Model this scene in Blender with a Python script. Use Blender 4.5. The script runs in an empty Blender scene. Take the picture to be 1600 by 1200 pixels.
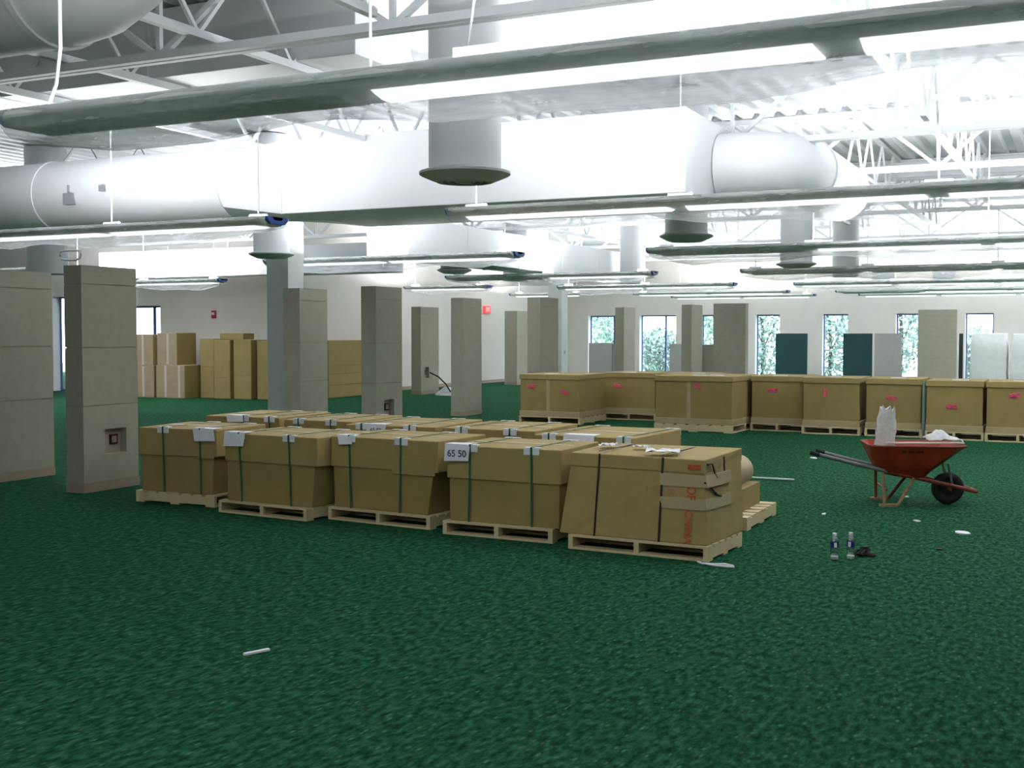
import bpy, bmesh, math, random
from mathutils import Vector, Matrix
random.seed(7)
PI = math.pi
scene = bpy.context.scene
COL = scene.collection

# ------------------------------------------------------------------ camera
YAW, PITCH, FPX = math.atan(900/1850), math.atan(80/1850), 1850.0
cam_data = bpy.data.cameras.new('camera')
cam_data.sensor_width = 36.0
cam_data.lens = 36.0*FPX/1600.0
cam_data.clip_start, cam_data.clip_end = 0.05, 300
cam = bpy.data.objects.new('camera', cam_data)
COL.objects.link(cam)
cam.location = (0, 0, 1.7)
cam.rotation_euler = (PI/2-PITCH, 0, YAW)
scene.camera = cam

# ------------------------------------------------------------------ world, exposure
world = bpy.data.worlds.new('world')
scene.world = world
world.use_nodes = True
wn = world.node_tree.nodes
wn['Background'].inputs[0].default_value = (0.80, 0.92, 1.0, 1)
wn['Background'].inputs[1].default_value = 4.0
vs = scene.view_settings
vs.view_transform = 'Standard'
vs.look = 'None'
vs.gamma = 1.0
vs.use_curve_mapping = False
vs.exposure = 1.1
scene.cycles.max_bounces = 5
scene.cycles.diffuse_bounces = 4
scene.cycles.transparent_max_bounces = 10
UP_W = 46.0          # watts of the up-light in each lit lamp section
LENS_E = 0.65         # radiance of a lit lens

# ------------------------------------------------------------------ materials
MATS = {}
def mat(name, col, rough=0.6, var=0.0, scale=8.0, metal=0.0, bump=0.0, emit=None, estr=0.0, spec=0.4, stretch=None):
    m = bpy.data.materials.new(name)
    m.use_nodes = True
    nt = m.node_tree
    b = nt.nodes['Principled BSDF']
    b.inputs['Base Color'].default_value = (*col, 1)
    b.inputs['Roughness'].default_value = rough
    b.inputs['Metallic'].default_value = metal
    b.inputs['Specular IOR Level'].default_value = spec
    if var > 0 or bump > 0:
        tc = nt.nodes.new('ShaderNodeTexCoord')
        mp = nt.nodes.new('ShaderNodeMapping')
        if stretch: mp.inputs['Scale'].default_value = stretch
        nz = nt.nodes.new('ShaderNodeTexNoise')
        nz.inputs['Scale'].default_value = scale
        nz.inputs['Detail'].default_value = 4
        nt.links.new(tc.outputs['Object'], mp.inputs[0])
        nt.links.new(mp.outputs[0], nz.inputs['Vector'])
        if var > 0:
            rp = nt.nodes.new('ShaderNodeValToRGB')
            rp.color_ramp.elements[0].position = 0.3
            rp.color_ramp.elements[1].position = 0.7
            rp.color_ramp.elements[0].color = (*[c*(1-var) for c in col], 1)
            rp.color_ramp.elements[1].color = (*[min(1, c*(1+var)) for c in col], 1)
            nt.links.new(nz.outputs['Fac'], rp.inputs[0])
            nt.links.new(rp.outputs[0], b.inputs['Base Color'])
        if bump > 0:
            bp = nt.nodes.new('ShaderNodeBump')
            bp.inputs['Strength'].default_value = bump
            bp.inputs['Distance'].default_value = 0.02
            nt.links.new(nz.outputs['Fac'], bp.inputs['Height'])
            nt.links.new(bp.outputs[0], b.inputs['Normal'])
    if emit:
        b.inputs['Emission Color'].default_value = (*emit, 1)
        b.inputs['Emission Strength'].default_value = estr
    MATS[name] = m
    return m

def film_mat():
    m = bpy.data.materials.new('plastic_film')
    m.use_nodes = True
    nt = m.node_tree
    nt.nodes.clear()
    out = nt.nodes.new('ShaderNodeOutputMaterial')
    tr = nt.nodes.new('ShaderNodeBsdfTransparent')
    df = nt.nodes.new('ShaderNodeBsdfDiffuse'); df.inputs[0].default_value = (0.8, 0.82, 0.84, 1)
    tl = nt.nodes.new('ShaderNodeBsdfTranslucent'); tl.inputs[0].default_value = (0.85, 0.87, 0.9, 1)
    gl = nt.nodes.new('ShaderNodeBsdfGlossy'); gl.inputs['Roughness'].default_value = 0.22
    a1 = nt.nodes.new('ShaderNodeMixShader'); a1.inputs[0].default_value = 0.6
    a2 = nt.nodes.new('ShaderNodeMixShader'); a2.inputs[0].default_value = 0.10
    a3 = nt.nodes.new('ShaderNodeMixShader')
    tc = nt.nodes.new('ShaderNodeTexCoord')
    mp = nt.nodes.new('ShaderNodeMapping'); mp.inputs['Scale'].default_value = (1.5, 9, 9)
    nz = nt.nodes.new('ShaderNodeTexNoise'); nz.inputs['Scale'].default_value = 2.5; nz.inputs['Detail'].default_value = 5
    mr = nt.nodes.new('ShaderNodeMapRange')
    mr.inputs[1].default_value = 0.35; mr.inputs[2].default_value = 0.75
    mr.inputs[3].default_value = 0.30; mr.inputs[4].default_value = 0.46
    L = nt.links.new
    L(tc.outputs['Object'], mp.inputs[0]); L(mp.outputs[0], nz.inputs['Vector']); L(nz.outputs['Fac'], mr.inputs[0])
    L(df.outputs[0], a1.inputs[1]); L(tl.outputs[0], a1.inputs[2])
    L(a1.outputs[0], a2.inputs[1]); L(gl.outputs[0], a2.inputs[2])
    L(mr.outputs[0], a3.inputs[0]); L(tr.outputs[0], a3.inputs[1]); L(a2.outputs[0], a3.inputs[2])
    L(a3.outputs[0], out.inputs[0])
    MATS['film'] = m

def glass_mat(name, tint, fac):
    m = bpy.data.materials.new(name)
    m.use_nodes = True
    nt = m.node_tree
    nt.nodes.clear()
    out = nt.nodes.new('ShaderNodeOutputMaterial')
    tr = nt.nodes.new('ShaderNodeBsdfTransparent'); tr.inputs[0].default_value = (*tint, 1)
    gl = nt.nodes.new('ShaderNodeBsdfGlossy'); gl.inputs['Roughness'].default_value = 0.05
    mx = nt.nodes.new('ShaderNodeMixShader'); mx.inputs[0].default_value = fac
    nt.links.new(tr.outputs[0], mx.inputs[1]); nt.links.new(gl.outputs[0], mx.inputs[2]); nt.links.new(mx.outputs[0], out.inputs[0])
    MATS[name] = m

def carpet_mat():
    m = bpy.data.materials.new('carpet')
    m.use_nodes = True
    nt = m.node_tree
    b = nt.nodes['Principled BSDF']
    b.inputs['Roughness'].default_value = 0.95
    b.inputs['Specular IOR Level'].default_value = 0.03
    L = nt.links.new
    tc = nt.nodes.new('ShaderNodeTexCoord')
    mp = nt.nodes.new('ShaderNodeMapping'); mp.inputs['Rotation'].default_value = (0, 0, 0.12)
    mp.inputs['Scale'].default_value = (1.0, 0.42, 1.0)
    L(tc.outputs['Object'], mp.inputs[0])
    def noise(scale, detail, rough=0.6):
        n = nt.nodes.new('ShaderNodeTexNoise')
        n.inputs['Scale'].default_value = scale; n.inputs['Detail'].default_value = detail; n.inputs['Roughness'].default_value = rough
        L(mp.outputs[0], n.inputs['Vector']); return n
    def ramp(src, stops):
        r = nt.nodes.new('ShaderNodeValToRGB')
        e = r.color_ramp.elements
        while len(e) < len(stops): e.new(0.5)
        for k, (p, c) in enumerate(stops):
            e[k].position = p; e[k].color = (*c, 1)
        L(src, r.inputs[0]); return r
    def mix(fac, a, c):
        x = nt.nodes.new('ShaderNodeMix'); x.data_type = 'RGBA'
        L(fac, x.inputs[0]); L(a, x.inputs[6]); L(c, x.inputs[7]); return x.outputs[2]
    base = ramp(noise(30, 4, 0.55).outputs['Fac'], [(0.32, (0.004, 0.028, 0.011)), (0.50, (0.011, 0.068, 0.029)), (0.68, (0.030, 0.125, 0.064))])
    # light flecks
    vo = nt.nodes.new('ShaderNodeTexVoronoi'); vo.inputs['Scale'].default_value = 25.0; vo.inputs['Randomness'].default_value = 1.0
    L(mp.outputs[0], vo.inputs['Vector'])
    fl = ramp(vo.outputs['Distance'], [(0.10, (1, 1, 1)), (0.26, (0, 0, 0))])
    pick = nt.nodes.new('ShaderNodeSeparateColor'); L(vo.outputs['Color'], pick.inputs[0])
    pk = nt.nodes.new('ShaderNodeMath'); pk.operation = 'GREATER_THAN'; pk.inputs[1].default_value = 0.25; L(pick.outputs[0], pk.inputs[0])
    mu = nt.nodes.new('ShaderNodeMath'); mu.operation = 'MULTIPLY'; L(fl.outputs[0], mu.inputs[0]); L(pk.outputs[0], mu.inputs[1])
    m2 = nt.nodes.new('ShaderNodeMath'); m2.operation = 'MULTIPLY'; m2.inputs[1].default_value = 0.65; L(mu.outputs[0], m2.inputs[0])
    flc = ramp(pick.outputs[1], [(0.0, (0.05, 0.17, 0.09)), (0.6, (0.075, 0.20, 0.13)), (0.85, (0.11, 0.16, 0.065)), (1.0, (0.10, 0.065, 0.033))])
    c1 = mix(m2.outputs[0], base.outputs[0], flc.outputs[0])
    # broad leaves of the pattern
    vb = nt.nodes.new('ShaderNodeTexVoronoi'); vb.inputs['Scale'].default_value = 5.0
    L(mp.outputs[0], vb.inputs['Vector'])
    fb = ramp(vb.outputs['Distance'], [(0.12, (0.3, 0.3, 0.3)), (0.24, (0, 0, 0))])
    cb = nt.nodes.new('ShaderNodeRGB'); cb.outputs[0].default_value = (0.035, 0.115, 0.075, 1)
    c2 = mix(fb.outputs[0], c1, cb.outputs[0])
    L(c2, b.inputs['Base Color'])
    bp = nt.nodes.new('ShaderNodeBump'); bp.inputs['Strength'].default_value = 0.4; bp.inputs['Distance'].default_value = 0.004
    L(noise(220, 2).outputs['Fac'], bp.inputs['Height']); L(bp.outputs[0], b.inputs['Normal'])
    MATS['carpet'] = m

carpet_mat(); film_mat()
glass_mat('glass', (0.93, 0.97, 0.98), 0.06)
glass_mat('bottle_plastic', (0.80, 0.86, 0.86), 0.22)
mat('wall', (0.66, 0.63, 0.585), 0.85, 0.03, 2)
mat('wing', (0.35, 0.334, 0.262), 0.8, 0.05, 6, bump=0.03)
mat('wing_base', (0.34, 0.27, 0.20), 0.7, 0.06, 6)
mat('pillar_paint', (0.45, 0.475, 0.445), 0.7, 0.03, 4)
mat('deck', (0.82, 0.83, 0.86), 0.6, 0.03, 1.0)
mat('steel', (0.80, 0.82, 0.84), 0.5)
mat('duct', (0.80, 0.81, 0.83), 0.5, 0.02, 1.2)
mat('duct_grey', (0.60, 0.62, 0.62), 0.5, 0.05, 1.5)
mat('diffuser', (0.48, 0.52, 0.50), 0.45)
mat('diffuser_dark', (0.10, 0.12, 0.11), 0.5)
mat('housing', (0.80, 0.82, 0.80), 0.45, 0.05, 3)
mat('lens_lit', (0.9, 0.9, 0.9), 0.4, emit=(0.94, 0.97, 1.0), estr=LENS_E)
mat('lens_off', (0.62, 0.65, 0.63), 0.35)
mat('blue_tape', (0.03, 0.08, 0.35), 0.4)
mat('card', (0.36, 0.265, 0.10), 0.8, 0.07, 5, bump=0.04)
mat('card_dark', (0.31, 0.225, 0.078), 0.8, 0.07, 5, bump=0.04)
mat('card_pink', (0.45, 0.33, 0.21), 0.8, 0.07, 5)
mat('card_band', (0.41, 0.315, 0.165), 0.6, 0.06, 6)
mat('card_edge', (0.20, 0.135, 0.06), 0.9)
mat('tape', (0.42, 0.335, 0.185), 0.3, 0.05, 8)
mat('tape_white', (0.62, 0.58, 0.50), 0.35)
mat('pine', (0.60, 0.49, 0.28), 0.75, 0.14, 9, stretch=(1, 6, 6), bump=0.08)
mat('strap_green', (0.02, 0.12, 0.07), 0.4)
mat('strap_black', (0.012, 0.012, 0.012), 0.4)
mat('paper', (0.78, 0.79, 0.82), 0.7, 0.03, 14)
mat('ink', (0.10, 0.11, 0.20), 0.7)
mat('orange_ink', (0.55, 0.10, 0.03), 0.8, 0.2, 40)
mat('orange_ink_faint', (0.42, 0.20, 0.09), 0.8, 0.1, 40)
mat('pink_paint', (0.85, 0.10, 0.20), 0.6)
mat('wb_red', (0.36, 0.038, 0.008), 0.45, 0.25, 7, bump=0.05)
mat('wb_rail', (0.22, 0.045, 0.022), 0.6, 0.25, 12)
mat('wb_dark_text', (0.03, 0.02, 0.012), 0.6)
mat('grey_tube', (0.16, 0.18, 0.17), 0.5, 0.2, 20)
mat('rubber', (0.016, 0.018, 0.017), 0.8, 0.2, 20)
mat('rusty', (0.30, 0.20, 0.10), 0.7, 0.3, 20)
mat('white_bag', (0.60, 0.59, 0.57), 0.6, 0.12, 20, bump=0.3)
mat('white_plastic', (0.75, 0.76, 0.76), 0.35)
mat('label_blue', (0.01, 0.025, 0.20), 0.4)
mat('black', (0.006, 0.006, 0.006), 0.7)
mat('green_panel', (0.012, 0.055, 0.055), 0.8, 0.08, 20)
mat('green_panel_frame', (0.02, 0.035, 0.035), 0.6)
mat('grey_panel', (0.36, 0.36, 0.34), 0.7, 0.04, 10)
mat('dark_edge', (0.10, 0.11, 0.10), 0.7)
mat('frame_blue', (0.10, 0.12, 0.30), 0.5)
mat('reveal', (0.75, 0.76, 0.80), 0.6)
mat('door_paint', (0.22, 0.32, 0.36), 0.5)
mat('red_sign', (0.75, 0.06, 0.06), 0.5, emit=(0.9, 0.1, 0.1), estr=0.35)
mat('red_box', (0.35, 0.03, 0.03), 0.5)
mat('grey_device', (0.30, 0.30, 0.33), 0.5)
mat('leaf', (0.27, 0.36, 0.33), 0.6, 0.5, 3)
mat('leaf_pale', (0.38, 0.50, 0.44), 0.6, 0.4, 3)
mat('bark', (0.12, 0.09, 0.07), 0.9, 0.2, 9)
mat('ground', (0.25, 0.32, 0.25), 0.9, 0.2, 2)
mat('wrap', (0.66, 0.67, 0.66), 0.35, 0.06, 5, bump=0.35)

# ------------------------------------------------------------------ mesh helpers
class MB:
    def __init__(s): s.v, s.f = [], []
    def _add(s, vs, fs):
        n = len(s.v); s.v += [tuple(p) for p in vs]; s.f += [tuple(i+n for i in f) for f in fs]; return s
    def box(s, x0, x1, y0, y1, z0, z1):
        return s.hexa([(x0,y0,z0),(x1,y0,z0),(x1,y1,z0),(x0,y1,z0),(x0,y0,z1),(x1,y0,z1),(x1,y1,z1),(x0,y1,z1)])
    def hexa(s, p):
        return s._add(p, [(0,3,2,1),(4,5,6,7),(0,1,5,4),(1,2,6,5),(2,3,7,6),(3,0,4,7)])
    def tube(s, p, q, r, n=8, r2=None, square=False):
        p, q = Vector(p), Vector(q); d = (q-p).normalized()
        a = d.orthogonal().normalized() if abs(d.z) > 0.99 else Vector((0,0,1)).cross(d).normalized()
        b = d.cross(a)
        if square: n = 4
        off = PI/4 if square else 0
        r2 = r if r2 is None else r2
        vs = []
        for c, rr in ((p, r), (q, r2)):
            for k in range(n):
                t = 2*PI*k/n+off; vs.append(c+(a*math.cos(t)+b*math.sin(t))*rr)
        fs = [(k, (k+1)%n, n+(k+1)%n, n+k) for k in range(n)]
        fs += [tuple(range(n))[::-1], tuple(range(n, 2*n))]
        return s._add(vs, fs)
    def path(s, pts, r, n=8):
        pts = [Vector(p) for p in pts]; vs = []; fs = []
        for i, p in enumerate(pts):
            d = (pts[min(i+1, len(pts)-1)]-pts[max(i-1, 0)]).normalized()
            a = d.orthogonal().normalized() if abs(d.z) > 0.98 else Vector((0,0,1)).cross(d).normalized()
            b = d.cross(a)
            for k in range(n):
                t = 2*PI*k/n; vs.append(p+(a*math.cos(t)+b*math.sin(t))*r)
        for i in range(len(pts)-1):
            for k in range(n):
                fs.append((i*n+k, i*n+(k+1)%n, (i+1)*n+(k+1)%n, (i+1)*n+k))
        fs += [tuple(range(n))[::-1], tuple(range((len(pts)-1)*n, len(pts)*n))]
        return s._add(vs, fs)
    def lathe(s, prof, n=24, cx=0, cy=0):          # profile of (r, z) about a vertical axis
        vs, fs = [], []
        for r, z in prof:
            for k in range(n):
                t = 2*PI*k/n; vs.append((cx+r*math.cos(t), cy+r*math.sin(t), z))
        for i in range(len(prof)-1):
            for k in range(n):
                fs.append((i*n+k, i*n+(k+1)%n, (i+1)*n+(k+1)%n, (i+1)*n+k))
        return s._add(vs, fs)
    def loft(s, sections, caps=True, closed=True):
        n = len(sections[0]); vs = [p for sec in sections for p in sec]; fs = []
        for i in range(len(sections)-1):
            for k in range(n if closed else n-1):
                fs.append((i*n+k, i*n+(k+1)%n, (i+1)*n+(k+1)%n, (i+1)*n+k))
        if caps and closed:
            fs += [tuple(range(n))[::-1], tuple(range((len(sections)-1)*n, len(sections)*n))]
        return s._add(vs, fs)
    def mesh(s, name, m, smooth=False, bevel=0):
        me = bpy.data.meshes.new(name)
        me.from_pydata(s.v, [], s.f)
        bm = bmesh.new(); bm.from_mesh(me)
        if bevel: bmesh.ops.bevel(bm, geom=bm.edges[:], offset=bevel, segments=2, affect='EDGES', profile=0.5)
        bmesh.ops.recalc_face_normals(bm, faces=bm.faces)
        bm.to_mesh(me); bm.free()
        me.materials.append(MATS[m])
        if smooth:
            for p in me.polygons: p.use_smooth = True
            me.set_sharp_from_angle(angle=math.radians(40))
        return me
    def build(s, name, m, parent=None, smooth=False, bevel=0):
        o = bpy.data.objects.new(name, s.mesh(name, m, smooth, bevel))
        COL.objects.link(o)
        if parent: o.parent = parent
        return o

def tag(o, label=None, cat=None, group=None, kind=None):
    if label: o['label'] = label
    if cat: o['category'] = cat
    if group: o['group'] = group
    if kind: o['kind'] = kind
    return o
def thing(name, loc, label, cat, group=None, rz=0):
    o = bpy.data.objects.new(name, None); COL.objects.link(o)
    o.empty_display_size = 0.2
    o.location = loc; o.rotation_euler = (0, 0, rz)
    return tag(o, label, cat, group)
def struct(name, mb, m, parent=None, smooth=False):
    o = mb.build(name, m, parent, smooth)
    if not parent: o['kind'] = 'structure'
    return o
def inst(name, me, parent, loc=(0,0,0), rot=(0,0,0), scale=(1,1,1)):
    o = bpy.data.objects.new(name, me); COL.objects.link(o); o.parent = parent
    o.location = loc; o.rotation_euler = rot; o.scale = scale
    return o
UNIT = {}
def unit_box(m):                                   # a 1 m cube mesh shared by all members of one material
    if m not in UNIT: UNIT[m] = MB().box(-.5,.5,-.5,.5,-.5,.5).mesh('member', m)
    return UNIT[m]
def bar(name, p, q, w, m, parent, h=None):         # a square bar between two local points, shared mesh
    p, q = Vector(p), Vector(q); d = q-p
    o = inst(name, unit_box(m), parent, (p+q)/2, scale=(w, d.length, h or w))
    o.rotation_mode = 'QUATERNION'; o.rotation_quaternion = d.to_track_quat('Y', 'Z')
    return o
def slab(name, x0, x1, y0, y1, z0, z1, m, parent):
    return inst(name, unit_box(m), parent, ((x0+x1)/2, (y0+y1)/2, (z0+z1)/2), scale=(x1-x0, y1-y0, z1-z0))
def text(name, body, size, m, parent, mtx, squash=1.0):
    cu = bpy.data.curves.new('lettering', 'FONT'); cu.body = body; cu.size = size; cu.extrude = 0.0006; cu.offset = size*.02
    cu.align_x = 'CENTER'; cu.align_y = 'CENTER'
    t = bpy.data.objects.new('lettering', cu); COL.objects.link(t)
    dg = bpy.context.evaluated_depsgraph_get()
    me = bpy.data.meshes.new_from_object(t.evaluated_get(dg))
    bpy.data.objects.remove(t)
    me.materials.clear(); me.materials.append(MATS[m])
    o = bpy.data.objects.new(name, me); COL.objects.link(o); o.parent = parent
    o.matrix_local = mtx @ Matrix.Diagonal((squash, 1, 1, 1))
    return o
FRONT = Matrix.Rotation(PI/2, 4, 'X')              # text standing upright, facing -Y

# ------------------------------------------------------------------ the setting
CEIL = 5.0
XW, XE, YS, YN = -40.0, 12.0, -9.0, 42.6
struct('floor', MB().box(XW-.2, XE+.2, YS-.2, YN+.2, -0.2, 0), 'carpet')
# corrugated roof deck, ribs along Y
mb = MB(); pr = []; x = XW
while x < XE:
    pr += [(x, CEIL+.075), (x+.13, CEIL+.075), (x+.165, CEIL), (x+.295, CEIL)]; x += 0.33
pr.append((x, CEIL+.075))
mb._add([(a, YS, b) for a, b in pr]+[(a, YN, b) for a, b in pr], [(i, i+1, len(pr)+i+1, len(pr)+i) for i in range(len(pr)-1)])
mb.box(XW-.2, XE+.2, YS-.2, YN+.2, CEIL+.08, CEIL+.2)
struct('ceiling', mb, 'deck')
struct('wall_right', MB().box(XE, XE+.2, YS, YN, 0, CEIL+.1), 'wall')
struct('wall_near', MB().box(XW, XE, YS-.2, YS, 0, CEIL+.1), 'wall')
struct('wall_left', MB().box(XW-.2, XW, YS, 25.3, 0, CEIL+.1), 'wall')

def window_wall(wname, x0, x1, y, wins, n0, th=0.35):
    """wall facing -Y with windows (a, b, sill, head)"""
    mb = MB(); a = x0
    for (p, q, s, h) in wins:
        mb.box(a, p, y, y+th, 0, CEIL+.1)
        if s > 0: mb.box(p, q, y, y+th, 0, s)
        mb.box(p, q, y, y+th, h, CEIL+.1); a = q
    mb.box(a, x1, y, y+th, 0, CEIL+.1)
    w = struct(wname, mb, 'wall')
    for k, (p, q, s, h) in enumerate(wins):
        f = MB(); t = 0.05; yy = y+th-.10
        f.box(p, p+t, yy, yy+.06, s, h); f.box(q-t, q, yy, yy+.06, s, h)
        f.box(p+t, q-t, yy, yy+.06, h-t, h); f.box(p+t, q-t, yy, yy+.06, s, s+t)
        fo = struct('window_%d' % (n0+k), f, 'frame_blue')
        MB().box(p+t, q-t, yy+.02, yy+.035, s+t, h-t).build('pane', 'glass', fo)
        MB().box(p-.001, p+.012, y+.005, yy, s, h).build('reveal', 'reveal', fo)
        if q-p > 1.3: MB().box((p+q)/2+.22, (p+q)/2+.28, yy-.01, yy+.05, s+t, h-t).build('mullion', 'frame_blue', fo)
    return w
LX, LY = -18.3, 25.3
HEAD = 2.36
window_wall('wall_left_return', XW, LX, LY, [(-27.25, -26.3, 0.0, 2.75), (-24.55, -23.15, 0.0, 2.45)], 8)
struct('wall_left_far', MB().box(LX-.2, LX, LY+.35, YN, 0, CEIL+.1), 'wall')
wins = [(-17.45, -15.95, 0, HEAD), (-15.35, -13.9, 0, HEAD), (-12.95, -11.9, 0, HEAD), (-10.9, -10.0, 0, HEAD),
        (-8.5, -7.6, 0, HEAD), (-6.0, -5.1, 0, HEAD), (-3.75, -2.85, 0, HEAD), (-1.3, -.4, 0, HEAD), (1.1, 2.0, 0, HEAD)]
window_wall('wall_back', LX-.2, XE, YN, wins, 10)
# baseboards, door and soffit
struct('baseboard_left', MB().box(LX, LX+.015, LY+.0, YN-4.0, 0, .1), 'wing_base')
struct('baseboard_return', MB().box(-25.8, -22.95, LY-.015, LY, 0, .1), 'wing_base')
d = MB().box(LX+.004, LX+.05, 38.9, 39.9, 0, 2.1)
d = struct('door_1', d, 'door_paint')
fr = MB(); fr.box(LX+.002, LX+.07, 38.8, 38.9, 0, 2.2); fr.box(LX+.002, LX+.07, 39.9, 40.0, 0, 2.2); fr.box(LX+.002, LX+.07, 38.9, 39.9, 2.1, 2.2)
fr.build('frame', 'wall', d)
MB().tube((LX+.05, 39.0, 1.0), (LX+.12, 39.0, 1.0), .025).build('handle', 'grey_device', d)
# ground outside
struct('ground_outside', MB().box(-60, 40, YN+.25, 75, -0.5, -0.25), 'ground')

# ------------------------------------------------------------------ trees outside the back windows
def tree(x, y, h, rx, lm, label, seed, base=.3):
    rnd = random.Random(seed)
    t = thing('garden_tree', (x, y, -0.25), label, 'tree', 'trees outside the back windows')
    tr = MB().path([(0,0,0), (.05,.03,h*.4), (-.04,.02,h*.8)], .07, 6); tr.tube((.03,.02,h*.35), (.5,.1,h*.65), .03, 5); tr.tube((0,0,h*.45), (-.5,-.1,h*.75), .03, 5)
    tr.build('trunk', 'bark', t)
    f = MB()
    for k in range(1900):
        while True:
            p = Vector((rnd.uniform(-1,1), rnd.uniform(-1,1), rnd.uniform(-1,1)))
            if p.length < 1 and p.length > .3: break
        c = Vector((p.x*rx, p.y*rx*.8, h*(.5+base/2)+p.z*h*(.5-base/2)))
        a = Vector((rnd.gauss(0,1), rnd.gauss(0,1), rnd.gauss(0,1))).normalized(); b = a.orthogonal().normalized()
        s = rnd.uniform(.05, .12)
        f._add([c-a*s, c+b*s*.5, c+a*s, c-b*s*.5], [(0,1,2,3)])
    o = f.build('foliage', lm, t); o['kind'] = 'stuff'
tree(-18.5, 47.5, 3.6, 1.1, 'leaf_pale', 'pale green tree outside the window farthest left in the back wall', 1)
tree(-16.0, 46.8, 2.2, 1.0, 'leaf', 'low shrubby tree seen through the second back window', 2, .05)
tree(-13.9, 47.6, 4.0, 1.05, 'leaf_pale', 'loose pale tree outside the back window beside the paired wing walls', 3)
tree(-11.5, 46.0, 3.6, 1.15, 'leaf', 'dense tree outside the window just left of the first dark green board', 4, .05)
tree(-8.95, 46.3, 3.4, 1.2, 'leaf', 'dense tree outside the window between the two dark green boards', 5, .05)
tree(-6.3, 46.0, 4.2, 1.2, 'leaf', 'tall tree outside the window beside the grey leaning board', 6, .1)
tree(-3.7, 46.5, 2.2, 1.0, 'leaf', 'bushy tree outside the window left of the plastic wrapped stack', 7, .05)

# ------------------------------------------------------------------ wing walls (short free-standing partitions)
TIERS = [(0.10, 0.918), (0.926, 1.537), (1.545, 2.212), (2.220, 2.40)]
def wing(x, y, L, T, label, along='Y', niche=None, cord=False):
    """near corner nearest to the camera's right (x = face seen), body goes to -x and +y"""
    t = thing('wing_wall', (x, y, 0), label, 'partition wall', 'free-standing panelled wing walls')
    if along == 'Y': x0, x1, y0, y1 = -T, 0, 0, L
    else: x0, x1, y0, y1 = -L, 0, 0, T
    q = .085
    MB().box(x0+q, x1-q, y0+q, y1-q, 0, 2.38).build('core', 'wing_base', t)
    jt = MB()
    for zj in (.098, .922, 1.541, 2.216): jt.box(x0+.012, x1-.012, y0+.012, y1-.012, zj-.012, zj+.012)
    jt.build('joint_backing', 'wing_base', t)['kind'] = 'stuff'
    bb = MB(); e = .006
    bb.box(x0-e, x1+e, y0-e, y0+q, 0, .096); bb.box(x0-e, x1+e, y1-q, y1+e, 0, .096); bb.box(x0-e, x0+q, y0+q, y1-q, 0, .096); bb.box(x1-q, x1+e, y0+q, y1-q, 0, .096)
    bb.build('baseboard', 'wing_base', t)
    for k, (a, b) in enumerate(TIERS):
        slab('panel', x0, x1, y0, y0+q, a, b, 'wing', t)
        slab('panel', x0, x1, y1-q, y1, a, b, 'wing', t)
        slab('panel', x0, x0+q, y0+q, y1-q, a, b, 'wing', t)
        if niche and k == 0:
            c0, c1, z0, z1 = niche
            m = MB()
            m.box(x1-q, x1, y0+q, c0, a, b); m.box(x1-q, x1, c1, y1-q, a, b); m.box(x1-q, x1, c0, c1, a, z0); m.box(x1-q, x1, c0, c1, z1, b)
            m.build('panel', 'wing', t)
            cc = c0+(c1-c0)*.62
            o = MB().box(x1-q, x1-q+.02, cc-.05, cc+.06, z0+.09, z0+.2).build('outlet_box', 'black', t)
            MB().box(x1-q+.02, x1-q+.024, cc-.03, cc+.04, z0+.11, z0+.18).build('socket', 'rusty', o)
        else:
            slab('panel', x1-q, x1, y0+q, y1-q, a, b, 'wing', t)
    MB().box(x0, x1, y0, y1, 2.401, 2.412).build('top_cap', 'wing', t)
    return t
wing(-11.10, 9.30, 1.00, .27, 'dark beige wing wall cut by the left edge of the picture')
wing(-9.53, 9.24, .80, .25, 'beige wing wall with a square outlet niche left of the strapped pallets', niche=(.30, .62, .39, .66))
wing(-9.78, 15.36, .76, .27, 'beige wing wall with a low niche directly behind the middle strapped pallets', niche=(.22, .52, .40, .66))
wing(-11.30, 15.50, .76, .32, 'beige wing wall just right of the tall smooth grey pillar')
wing(-11.42, 21.22, .80, .29, 'beige wing wall standing alone left of the row of tall cartons')
wing(-9.86, 21.55, .90, .28, 'beige wing wall rising behind the leftmost tall carton')
wing(-16.45, 28.1, 1.0, .30, 'distant wing wall with white debris at its foot', niche=(.2, .45, .45, .75))
wing(-16.7, 34.7, .8, .45, 'distant wing wall left of the blue-grey exit door gap')
wing(-11.66, 31.1, .9, .26, 'distant wing wall between the two leftmost back windows')
wing(-9.02, 28.9, .95, .26, 'distant wing wall left of the half-hidden narrow window')
wing(-7.45, 28.2, .80, .26, 'distant broad wing wall seen flat behind the widest tall carton', along='X')
wing(-3.62, 38.4, 1.12, .27, 'distant broad wing wall between the two rightmost back windows', along='X')

# low office panels between the far wing walls
def low_panel(x0, x1, y, h, label, m='grey_panel', dark_side=True, z0=0.0, th=.06, deep=0.45):
    t = thing('screen_panel', ((x0+x1)/2, y, 0), label, 'office panel', 'loose office screens by the back windows')
    w = (x1-x0)/2
    MB().box(-w, w, 0, th, z0+.03, h).build('board', m, t)
    MB().box(-w, w, -.004, th+.004, h, h+.02).build('top_rail', 'dark_edge' if m != 'grey_panel' else 'grey_panel', t)
    MB().box(-w, -w+.08, -.1, th+.1, 0, .03).build('foot', 'dark_edge', t); MB().box(w-.08, w, -.1, th+.1, 0, .03).build('foot', 'dark_edge', t)
    if dark_side: MB().box(w, w+.012, 0, deep, .03, h).build('side_board', 'dark_edge', t)
low_panel(-14.55, -13.75, 35.6, 1.35, 'grey screen panel with dark edge below the leftmost back window')
low_panel(-11.15, -10.45, 33.6, 1.35, 'grey screen panel with dark edge below the second back window')
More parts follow.
